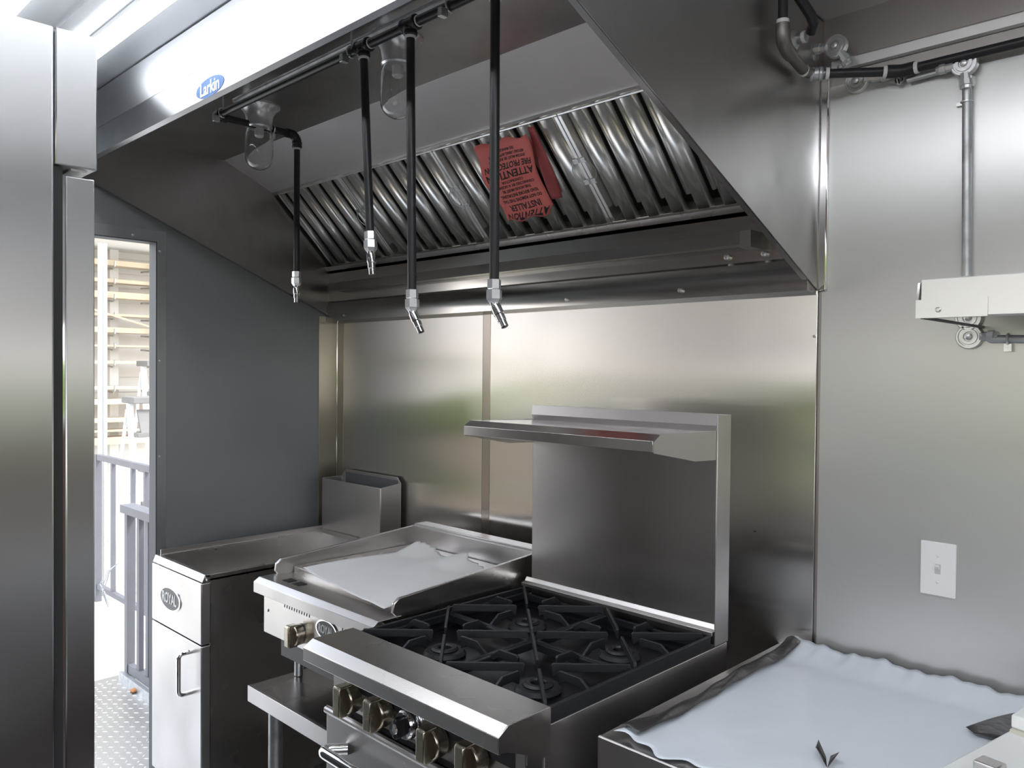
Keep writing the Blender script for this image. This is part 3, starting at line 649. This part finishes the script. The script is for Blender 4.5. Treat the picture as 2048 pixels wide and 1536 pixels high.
pp = MB()
def paper(u, v):
    v = v*(1-.10*(noise.noise(Vector((u*9, 2, 1)))+.3*noise.noise(Vector((u*31, 5, 1))))*v)
    xl = .842+.03*v; xr = 1.322-.06*v
    x = xl+(xr-xl)*u; y = -.672-.055*u+.45*v+.012*math.sin(u*9)*v
    y -= .05*max(0, .35-u)*v*2
    z = .9850+.003*math.sin(7*u+5*v)+.002*math.sin(17*u)
    if v > .8: z += .03*(v-.8)/.2*(.5+.5*math.sin(u*11+1))
    if v < .12 and u > .2: z += 0
    if u < .1: z += .010*(1-u/.1)
    return (x, y, max(z, .984))
pp.grid(40, 40, paper)
tag(build('paper_sheet', pp, M['paper'], None, solid=.0006), 'crumpled white paper sheet covering the griddle plate', 'paper')

# ================================================================= RANGE
rx0, rx1 = 1.362, 1.995
R = thing('gas_range', (1.68, -.5, 0), 'stainless steel four burner gas range with backguard shelf and oven below', 'stove')
build('body', MB().box(rx0, -.86, .15, rx1-.003, -.20, .905), M['appliance'], R)
build('side_panel', MB().box(rx1-.003, -.857, .15, rx1, -.19, .936), M['appliance_light'], R, bevel=.001)
build('side_panel', MB().box(rx0, -.857, .905, rx0+.003, -.19, .936), M['appliance_light'], R, bevel=.001)
led_ = MB().prism([(-.842, .930), (-.842, .970), (-.955, .970), (-.980, .955), (-.980, .925), (-.972, .922), (-.972, .935), (-.860, .935)], 'x', rx0-.008, rx1)
build('front_ledge', led_, M['appliance'], R, bevel=.0012)
build('ledge_corner', MB().prism([(-.842, .880), (-.842, .969), (-.955, .969), (-.979, .955), (-.979, .926), (-.955, .922), (-.905, .900), (-.905, .880)], 'x', rx1-.002, rx1+.001), M['appliance'], R)
cp = build('control_panel', MB().box(rx0+.004, -.905, .810, rx1-.004, -.857, .935), M['appliance'], R, bevel=.0012)
build('panel_slot', MB().box(rx0+.07, -.9062, .862, 1.66, -.905, .892).box(1.76, -.9062, .862, rx1-.03, -.905, .892), M['dark_gap'], cp)
build('screw', screw((rx0+.018, -.905, .905), (0, -1, 0)), M['zinc'], cp)
for x, z in ((1.462, .853), (1.577, .857), (1.757, .853), (1.872, .860)):
    knob(R, x, -.912, z, .033, .050)
tk_ = build('thermostat_knob', MB().lathe([(.036, 0), (.036, .004), (.030, .006), (.030, .022), (.027, .026), (.020, .027)], (1.664, -.906, .856), (0, -1, 0), 36), M['chrome'], R)
build('dial_ring', MB().lathe([(.0305, .010), (.0312, .011), (.0312, .015), (.0305, .016)], (1.664, -.906, .856), (0, -1, 0), 36), M['enamel'], tk_)
build('dial_grip', MB().box(1.657, -.955, .834, 1.671, -.930, .878), M['enamel'], tk_, bevel=.005, seg=3)
build('dial_cap', MB().lathe([(.012, 0), (.011, .004), (0, .005)], (1.664, -.954, .856), (0, -1, 0), 20, False), M['chrome'], tk_)
build('door_gap', MB().box(rx0+.005, -.906, .800, rx1-.005, -.88, .812), M['dark_gap'], R)
od = build('oven_door', MB().box(rx0+.004, -.925, .24, rx1-.004, -.885, .795), M['appliance'], R, bevel=.004)
build('door_cap', MB().tube([(rx0+.002, -.922, .797), (rx1-.004, -.922, .797)], .009, 12), M['appliance_light'], od)
hh = [Vector((rx0+.095, -.925, .735)), Vector((rx0+.055, -.975, .735)), Vector((rx1-.055, -.975, .735)), Vector((rx1-.095, -.925, .735))]
build('handle', MB().tube([hh[0]]+rnd(hh[0], hh[1], hh[2], .03)+rnd(hh[1], hh[2], hh[3], .03)+[hh[3]], .013, 16), M['chrome'], od)
build('kick_panel', MB().box(rx0+.01, -.90, .15, rx1-.01, -.87, .235), M['appliance'], R)
for x in (rx0+.05, rx1-.05):
    for y in (-.84, -.25): build('leg', MB().lathe([(.018, 0), (.018, .02), (.026, .03), (.026, .15)], (x, y, 0), (0, 0, 1), 14), M['chrome'], R)
# burner box
tx0, tx1, ty0, ty1 = rx0+.012, rx1-.012, -.842, -.262
build('burner_well', MB().box(rx0+.003, -.858, .905, rx1-.003, -.20, .910), M['enamel'], R)
mx, my = (tx0+tx1)/2, (ty0+ty1)/2
BZ = .912
for cx in ((tx0+mx)/2, (tx1+mx)/2):
    for cy in ((ty0+my)/2, (ty1+my)/2):
        b = build('burner', MB().lathe([(.050, -.004), (.052, .004), (.046, .012), (.034, .013), (.030, .008), (.026, -.002), (.0, -.002)], (cx, cy, BZ), (0, 0, 1), 32, False), M['iron'], R)
        build('burner_ring', MB().lathe([(.030, .009), (.033, .0145), (.028, .019), (.019, .0195), (.0165, .016), (.016, .002)], (cx, cy, BZ), (0, 0, 1), 32, False), steel('burner_cast', (.07, .07, .075), .5, 0), b)
        # grate: frame + eight raised fingers
        w, h = (tx1-mx)-.002, (ty1-my)-.002; hx, hy = w/2, h/2
        gr = MB(); fz0, fz1 = .932, .950; t = .011
        gr.box(cx-hx, cy-hy, fz0, cx+hx, cy-hy+t, fz1).box(cx-hx, cy+hy-t, fz0, cx+hx, cy+hy, fz1)
        gr.box(cx-hx, cy-hy+t, fz0, cx-hx+t, cy+hy-t, fz1).box(cx+hx-t, cy-hy+t, fz0, cx+hx, cy+hy-t, fz1)
        gt = build('grate', gr, M['iron'], R, bevel=.0015)
        zt = .972
        def finger(ax, ay, inner, th=.0065, rise=.03, flat=None, lowin=.93, off=0.0):
            d = Vector((cx-ax, cy-ay, 0)); L = d.length-inner; d.normalize(); s_ = Vector((-d.y, d.x, 0))
            T = lambda p: Vector((ax, ay, 0))+d*p[0]+s_*(p[1]+off)+Vector((0, 0, p[2]))
            m = MB(T); prof = [(0.004, fz0+.004), (0.004, fz1), (rise, zt), (L-.004, zt), (L, zt-.004), (L-.003, zt-.030), (L-.022, zt-.018), (rise, zt-.018)]
            n = len(prof); vs = [(p[0], -th/2, p[1]) for p in prof]+[(p[0], th/2, p[1]) for p in prof]
            m.add(vs, [list(range(n)), list(range(n, 2*n))[::-1]]+[(i, (i+1) % n, n+(i+1) % n, n+i) for i in range(n)])
            return m
        for sx in (-1, 1):
            for sy in (-1, 1):
                build('finger', finger(cx+sx*hx, cy+sy*hy, .028, rise=.012), M['iron'], gt, bevel=.001)
        for ax, ay in ((cx-hx, cy), (cx+hx, cy), (cx, cy-hy), (cx, cy+hy)):
            build('finger', finger(ax, ay, .058, rise=.035), M['iron'], gt, bevel=.001)
build('grate_rim', MB().box(rx0+.003, ty0-.012, .910, tx0, ty1, .962).box(tx1, ty0-.012, .910, rx1-.003, ty1, .966).box(rx0+.003, ty1, .910, rx1-.003, ty1+.006, .945).box(rx0+.003, ty0-.013, .91, rx1-.003, ty0-.001, .93), M['iron'], R, bevel=.001)
# backguard
bg0, bg1 = 1.385, 1.995
build('riser_base', MB().strip([(-.262, .966), (-.262, .976), (-.248, .979), (-.240, .990)][::-1], 'x', rx0+.003, bg1, .003), M['appliance_light'], R, bevel=.001)
build('backguard', MB().box(bg0, -.240, .94, bg1, -.200, 1.496), steel('backguard_steel', (.60, .575, .56), .27, .7, horiz=False, grain=(3, 3, 3), smudge=.3), R, bevel=.0015)
build('side_post', MB().box(bg1-.0005, -.252, .94, bg1+.003, -.190, 1.496), M['appliance_light'], R, bevel=.001)
shf = MB().prism([(-.240, 1.455), (-.490, 1.462), (-.513, 1.448), (-.513, 1.424), (-.511, 1.424), (-.511, 1.446), (-.490, 1.458), (-.240, 1.451)], 'x', bg0, bg1-.004)
build('shelf', shf, steel('shelf_steel', (.66, .64, .63), .20, .3, smudge=.2), R, bevel=.0006)
build('shelf_upstand', MB().prism([(-.240, 1.455), (-.247, 1.470), (-.242, 1.497), (-.240, 1.497)], 'x', bg0, bg1-.004), M['appliance_light'], R)
for x in (bg0+.001, bg1-.0035):
    build('gusset', MB().prism([(-.241, 1.458), (-.488, 1.461), (-.512, 1.447), (-.512, 1.422), (-.345, 1.392), (-.241, 1.388)], 'x', x, x+.0025), M['appliance_light'], R)

# ================================================================= COUNTER right
cn = thing('work_counter', (2.3, -.4, 0), 'stainless steel counter under plastic film in the lower right', 'counter')
cx0, cx1 = 2.040, 3.300
build('worktop', MB().box(cx0, -.752, .897, cx1, -.008, .900), M['appliance'], cn)
build('front_edge', MB().prism([(-.755, .8995), (-.752, .9015), (-.748, .901), (-.748, .80), (-.755, .80)], 'x', cx0, cx1), M['appliance_light'], cn)
build('side_panel', MB().prism([(-.750, .897), (-.750, .845), (-.735, .825), (-.735, .15), (-.01, .15), (-.01, .897)], 'x', cx0+.001, cx0+.004), M['appliance'], cn)
build('cabinet', MB().box(cx0+.02, -.70, .15, cx1-.01, -.02, .895), M['enamel'], cn)
for x in (cx0+.05, cx1-.05):
    for y in (-.66, -.08): build('leg', MB().lathe([(.02, 0), (.02, .15)], (x, y, 0), (0, 0, 1), 14), M['galv'], cn)
# film
film = thing('plastic_film', (2.3, -.38, .90), 'white protective film with black underside draped over the right counter', 'film')
def filmf(u, v):
    xl = 2.062+.022*math.sin(v*PI)*1.0+.012*math.sin(v*7)+.018*v; xr = 2.595+.01*math.sin(v*9)
    x = xl+(xr-xl)*u
    yf = -.735+.10*0; y = yf+.705*v
    if v < .05: y += .012*math.sin(u*23)+.008*math.sin(u*51)
    z = .9065+.0022*noise.noise(Vector((u*5, v*5, 0)))+.0012*noise.noise(Vector((u*17, v*17, 3)))
    if v > .86: z += .024*((v-.86)/.14)**1.3*(1+.14*math.sin(u*19)+.10*math.sin(u*47)+.08*math.sin(u*90))
    if u < .05: z += .006*(1-u/.05)
    return (x, min(y, -.012), z)
build('film_sheet', MB().grid(70, 60, filmf), M['film_white'], film, solid=.0006)
def foldf(u, v):
    x0_, y0_, z0_ = filmf(0, .03+v*.95)
    w = (.045-.012*math.sin(v*5))*(1-.35*v)
    return (x0_-.008+w*u, y0_, z0_+.003+.005*math.sin(u*PI)+.002*math.sin(v*31+u*5))
build('folded_edge', MB().grid(6, 40, foldf), M['film_black'], film, solid=.0006)
def fl2(u, v):
    return (2.525+.075*u, -.20+.115*v*(1-.2*u), .9135+.004*math.sin(u*3))
build('folded_corner', MB().grid(6, 6, lambda u, v: (2.535+.065*u+.02*(1-v), -.255+.17*v*u+.02*v, .914+.004*math.sin(u*3))), M['film_black'], film, solid=.0005)
build('torn_flap', MB().add([(2.362, -.522, .911), (2.378, -.552, .924), (2.408, -.580, .911), (2.392, -.545, .911), (2.370, -.528, .930)], [(0, 1, 4), (1, 2, 3), (1, 3, 4)]), M['film_black'], film, solid=.0006)
build('torn_flap', MB().add([(2.396, -.535, .911), (2.412, -.538, .924), (2.410, -.582, .911)], [(0, 1, 2)]), M['film_black'], film, solid=.0006)

# white chest in the corner of the frame
wc = thing('storage_chest', (2.85, -.5, .914), 'low white metal chest with raised lid and steel latch at the bottom right corner', 'chest')
ca = math.radians(-11)
def CT(p):
    o = Vector((2.600, -.645, 0)); return o+Vector((math.cos(ca)*p[0]-math.sin(ca)*p[1], math.sin(ca)*p[0]+math.cos(ca)*p[1], p[2]))
build('chest_body', MB(CT).box(0.001, -.22, 0.914, .62, .26, 1.0), M['white'], wc, bevel=.004)
build('chest_lid', MB(CT).prism([(.235, 1.006), (.235, 1.028), (.30, 1.034), (.52, 1.060), (.52, 1.006)], 'x', .004, .62), M['white'], wc, bevel=.003)
build('lid_shadow', MB(CT).box(.006, .228, 1.0, .60, .52, 1.006), plain('beige_shadow', (.60, .57, .48), .6), wc)  # beige slab paints the shadow below the raised lid
build('chest_back', MB(CT).box(.001, .26, 0.914, .62, .52, 1.0), M['white'], wc)
build('latch', MB(CT).prism([(-.02, 1.0), (-.02, 1.014), (-.008, 1.024), (.030, 1.024), (.036, 1.0)], 'y', .015, .060) if False else MB(CT).box(.040, .030, 1.001, .075, .062, 1.022), M['appliance_light'], wc, bevel=.003)

# ================================================================= OUTSIDE THE REAR DOOR
struct('ground', MB().box(-14, -14, -.16, 18, 8, -.10), M['concrete'])
gp = MB().box(-3.25, .055, -.10, -3.21, .095, .965).box(-3.25, .058, .925, -2.0, .092, .965).box(-3.25, .06, -.02, -2.0, .09, .02)
rl = thing('yard_railing', (-2.7, .075, -.10), 'grey metal railing standing out in the bright yard', 'railing')
build('post', MB().box(-3.20, .055, -.10, -3.16, .095, .965), M['rail_grey'], rl)
build('post', MB().box(-2.04, .055, -.10, -2.0, .095, .965), M['rail_grey'], rl)
build('top_rail', MB().box(-3.16, .058, .925, -2.04, .092, .965), M['rail_grey'], rl)
build('bottom_rail', MB().box(-3.16, .060, -.005, -2.04, .090, .03), M['rail_grey'], rl)
for x in (-2.88, -2.52, -2.30): build('baluster', MB().box(x-.014, .062, .03, x+.014, .088, .925), M['rail_grey'], rl)
pg = thing('porch_gate', (-.7, -.41, 0), 'grey metal porch gate just outside the rear doorway', 'gate')
for x in (-1.27, -.12): build('post', MB().box(x, -.43, 0, x+.035, -.39, .855), M['rail_grey'], pg)
build('top_rail', MB().box(-1.29, -.445, .855, -.09, -.375, .895), M['rail_grey'], pg)
build('bottom_rail', MB().box(-1.235, -.425, .04, -.12, -.395, .085), M['rail_grey'], pg)
for x in (-1.13, -1.02, -.85, -.62, -.40): build('baluster', MB().box(x, -.422, .085, x+.03, -.398, .855), M['rail_grey'], pg)
build('kick_plate', MB().box(-1.29, -.45, 0, -.09, -.43, .04), M['galv'], pg)
wr_ = MB()
for k in range(3): wr_.tube([(-1.285+.004*k, -.452, .60), (-1.30-.01*k, -.49, .56), (-1.31-.02*k, -.52, .45+.02*k), (-1.29, -.50, .38+.02*k)], .0025, 6)
build('wire_tie', wr_, M['galv'], pg)
# propane cylinder behind the jamb
pc = thing('gas_cylinder', (-.72, -.585+.12, 0), 'white gas cylinder just visible behind the door jamb', 'cylinder')
build('cylinder_body', MB().lathe([(.10, .75), (.12, .77), (.12, 1.02), (.09, 1.10), (.04, 1.14), (.03, 1.19)], (-.9, -.33, 0), (0, 0, 1), 28), M['white'], pc)
bpy.data.objects.remove(pc.children[0]); 
build('cylinder_body', MB().lathe([(.11, 0), (.125, .02), (.125, 1.05), (.10, 1.13), (.05, 1.18), (.03, 1.22)], (-.72, -.22, 0), (0, 0, 1), 28), M['white'], pc)
lf = MB().grid(4, 4, lambda u, v: (-1.10+.05*u, -.47+.035*v, .006+.02*math.sin(u*3)*v))
tag(build('dry_leaf', lf, M['leaf'], None, solid=.0006), 'small orange dry leaf on the tread plate by the gate', 'leaf')

# storage shed with lumber
SX = -5.0
shed = thing('storage_shed', (SX, 1.0, -.1), 'open storage shed wall with white siding behind the lumber', 'shed')
for i in range(22):
    z = -.1+i*.145
    build('siding_board', MB().prism([(-.6, z), (-.6, z)], 'x', 0, 0) if False else MB().add([(SX-.30, -.8, z), (SX-.28, -.8, z), (SX-.30, -.8, z+.15), (SX-.315, -.8, z+.15), (SX-.30, 3.0, z), (SX-.28, 3.0, z), (SX-.30, 3.0, z+.15), (SX-.315, 3.0, z+.15)],
          [(0, 1, 2, 3), (7, 6, 5, 4), (0, 4, 5, 1), (1, 5, 6, 2), (2, 6, 7, 3), (3, 7, 4, 0)]), M['siding'], shed)
build('soffit', MB().box(SX-.35, -.8, 2.72, SX+.8, 3.0, 2.78), M['siding'], shed)
for y in (-.25, .84, 1.93): build('stud', MB().box(SX-.27, y, -.1, SX-.17, y+.08, 2.72), M['siding'], shed)
HZ = [2.545, 2.385, 2.24, 2.07, 1.915, 1.78, 1.62, 1.38, 1.24, 1.07, .98, .86]
for i, z in enumerate(HZ[:8]):
    for y in (.80, 1.13):
        tag(build('lumber_hook', MB().tube([(SX-.16, y, z-.02), (SX+.04, y, z-.03), (SX+.07, y, z-.01), (SX+.075, y, z+.035)], .009, 8), M['galv']), ('%s bent metal hook from the top of the lumber rack, %s column' % (['first','second','third','fourth','fifth','sixth','seventh','eighth'][i], 'left' if y < 1 else 'right')), 'hook', 'lumber hooks on the shed rack')
lab_l = ['topmost pale board of the lumber rack outside the door', 'second board from the top of the lumber rack', 'third board from the top of the lumber rack', 'fourth board down, thin and pale, on the lumber rack',
         'fifth board down on the lumber rack, level with the slanting stick', 'sixth board down on the lumber rack', 'seventh board down on the rack, beside the far ladder top', 'eighth board down on the rack, behind the ladders',
         'ninth board down on the rack, behind the ladders', 'fourth board up from the bottom of the lumber rack', 'third lowest board of the lumber rack', 'lowest wide board of the lumber rack']
for i, z in enumerate(HZ):
    h = [.05, .035, .06, .025, .05, .02, .03, .03, .05, .04, .02, .07][i]
    tag(build('lumber_board', MB().box(SX-.14, -.7, z, SX+.03, 2.6, z+h), M['wood'], None, bevel=.003), lab_l[i], 'board', 'boards on the lumber rack')
tag(build('slanting_stick', MB().tube([(SX+.10, .3, 2.20), (SX+.10, 1.3, 1.93)], .010, 8), M['wood']), 'thin wooden stick slanting across the lumber rack', 'stick')
def ladder(x, y, ztop, lab):
    t = thing('step_ladder', (x, y, -.1), lab, 'ladder', None)
    w = .17
    for s in (-1, 1):
        build('front_rail', MB().add([Vector((x+dx+a*.5, y+s*(w+b*.05)+dy, z)) for z, a, b in ((-.1, .8, 1.0), (ztop, 0, 0)) for dx, dy in ((-.02, -.02), (.02, -.02), (.02, .02), (-.02, .02))],
              [(3, 2, 1, 0), (4, 5, 6, 7), (0, 1, 5, 4), (1, 2, 6, 5), (2, 3, 7, 6), (3, 0, 4, 7)]), M['white'], t)
        build('rear_rail', MB().add([Vector((x+dx-a*.5, y+s*w+dy, z)) for z, a in ((-.1, 1.0), (ztop-.05, 0.1)) for dx, dy in ((-.012, -.01), (.012, -.01), (.012, .01), (-.012, .01))],
              [(3, 2, 1, 0), (4, 5, 6, 7), (0, 1, 5, 4), (1, 2, 6, 5), (2, 3, 7, 6), (3, 0, 4, 7)]), M['white'], t)
    build('top_step', MB().box(x-.12, y-w-.02, ztop, x+.13, y+w+.02, ztop+.05), M['step_grey'], t, bevel=.006)
    build('tray', MB().add([(x+.07, y-w+.03, ztop-.05), (x+.07, y+w-.03, ztop-.05), (x+.16, y+w-.03, ztop-.24), (x+.16, y-w+.03, ztop-.24), (x+.05, y-w+.03, ztop-.05), (x+.05, y+w-.03, ztop-.05), (x+.14, y+w-.03, ztop-.25), (x+.14, y-w+.03, ztop-.25)], [(0,1,2,3),(7,6,5,4),(0,4,5,1),(1,5,6,2),(2,6,7,3),(3,7,4,0)]), M['step_grey'], t, bevel=.004)
    k = 1
    while ztop-.26*k > .1:
        f = .45*(k*.26)/(ztop+.1)
        build('step', MB().box(x+f-.03, y-w, ztop-.26*k, x+f+.09, y+w, ztop-.26*k+.035), M['step_grey'], t, bevel=.003); k += 1
    return t
ladder(-4.45, 1.05, 1.60, 'taller white step ladder with grey top, farther from the door')
ladder(-3.55, .60, 1.31, 'shorter white step ladder with wide grey step, nearer the door')
pst = thing('gate_post', (-3.3, .14, -.1), 'tall galvanised white post beside the lumber rack', 'post')
build('channel', MB().box(-3.32, .12, -.1, -3.28, .135, 2.5).box(-3.32, .155, -.1, -3.28, .172, 2.5).box(-3.33, .135, -.1, -3.315, .155, 2.5), M['white'], pst)

# unseen greenery and soil, added for their reflections in the steel
def hedge(x0, x1, y, h, lab):
    def f(u, v):
        a = v*PI; x = x0+(x1-x0)*u
        nn = noise.noise(Vector((x*1.1, v*3, 0)))*.3
        return (x, y+(.6+nn)*math.cos(a), -.10+(h+nn)*math.sin(a)**.7)
    tag(build('hedge', MB().grid(60, 14, f), M['grass'], None, solid=.02), lab, 'hedge')
def hedge_x(x, y0, y1, h, lab):
    def f(u, v):
        a = v*PI; y = y0+(y1-y0)*u; nn = noise.noise(Vector((y*1.1, v*3, 5)))*.3
        return (x+(.6+nn)*math.cos(a), y, -.10+(h+nn)*math.sin(a)**.7)
    tag(build('hedge', MB().grid(50, 14, f), M['grass'], None, solid=.02), lab, 'hedge')
hedge_x(13.0, -9, 8, 1.8, 'unseen green hedge added for reflections beyond the added end window')
hedge(-9, 15, -10.0, 1.75, 'long unseen green hedge added for reflections on the serving window side')
struct('yard_soil', MB().box(-9, -9.2, -.10, 15, -4.5, -.085), M['dirt'])  # unseen strip of soil, added for brown in the reflections
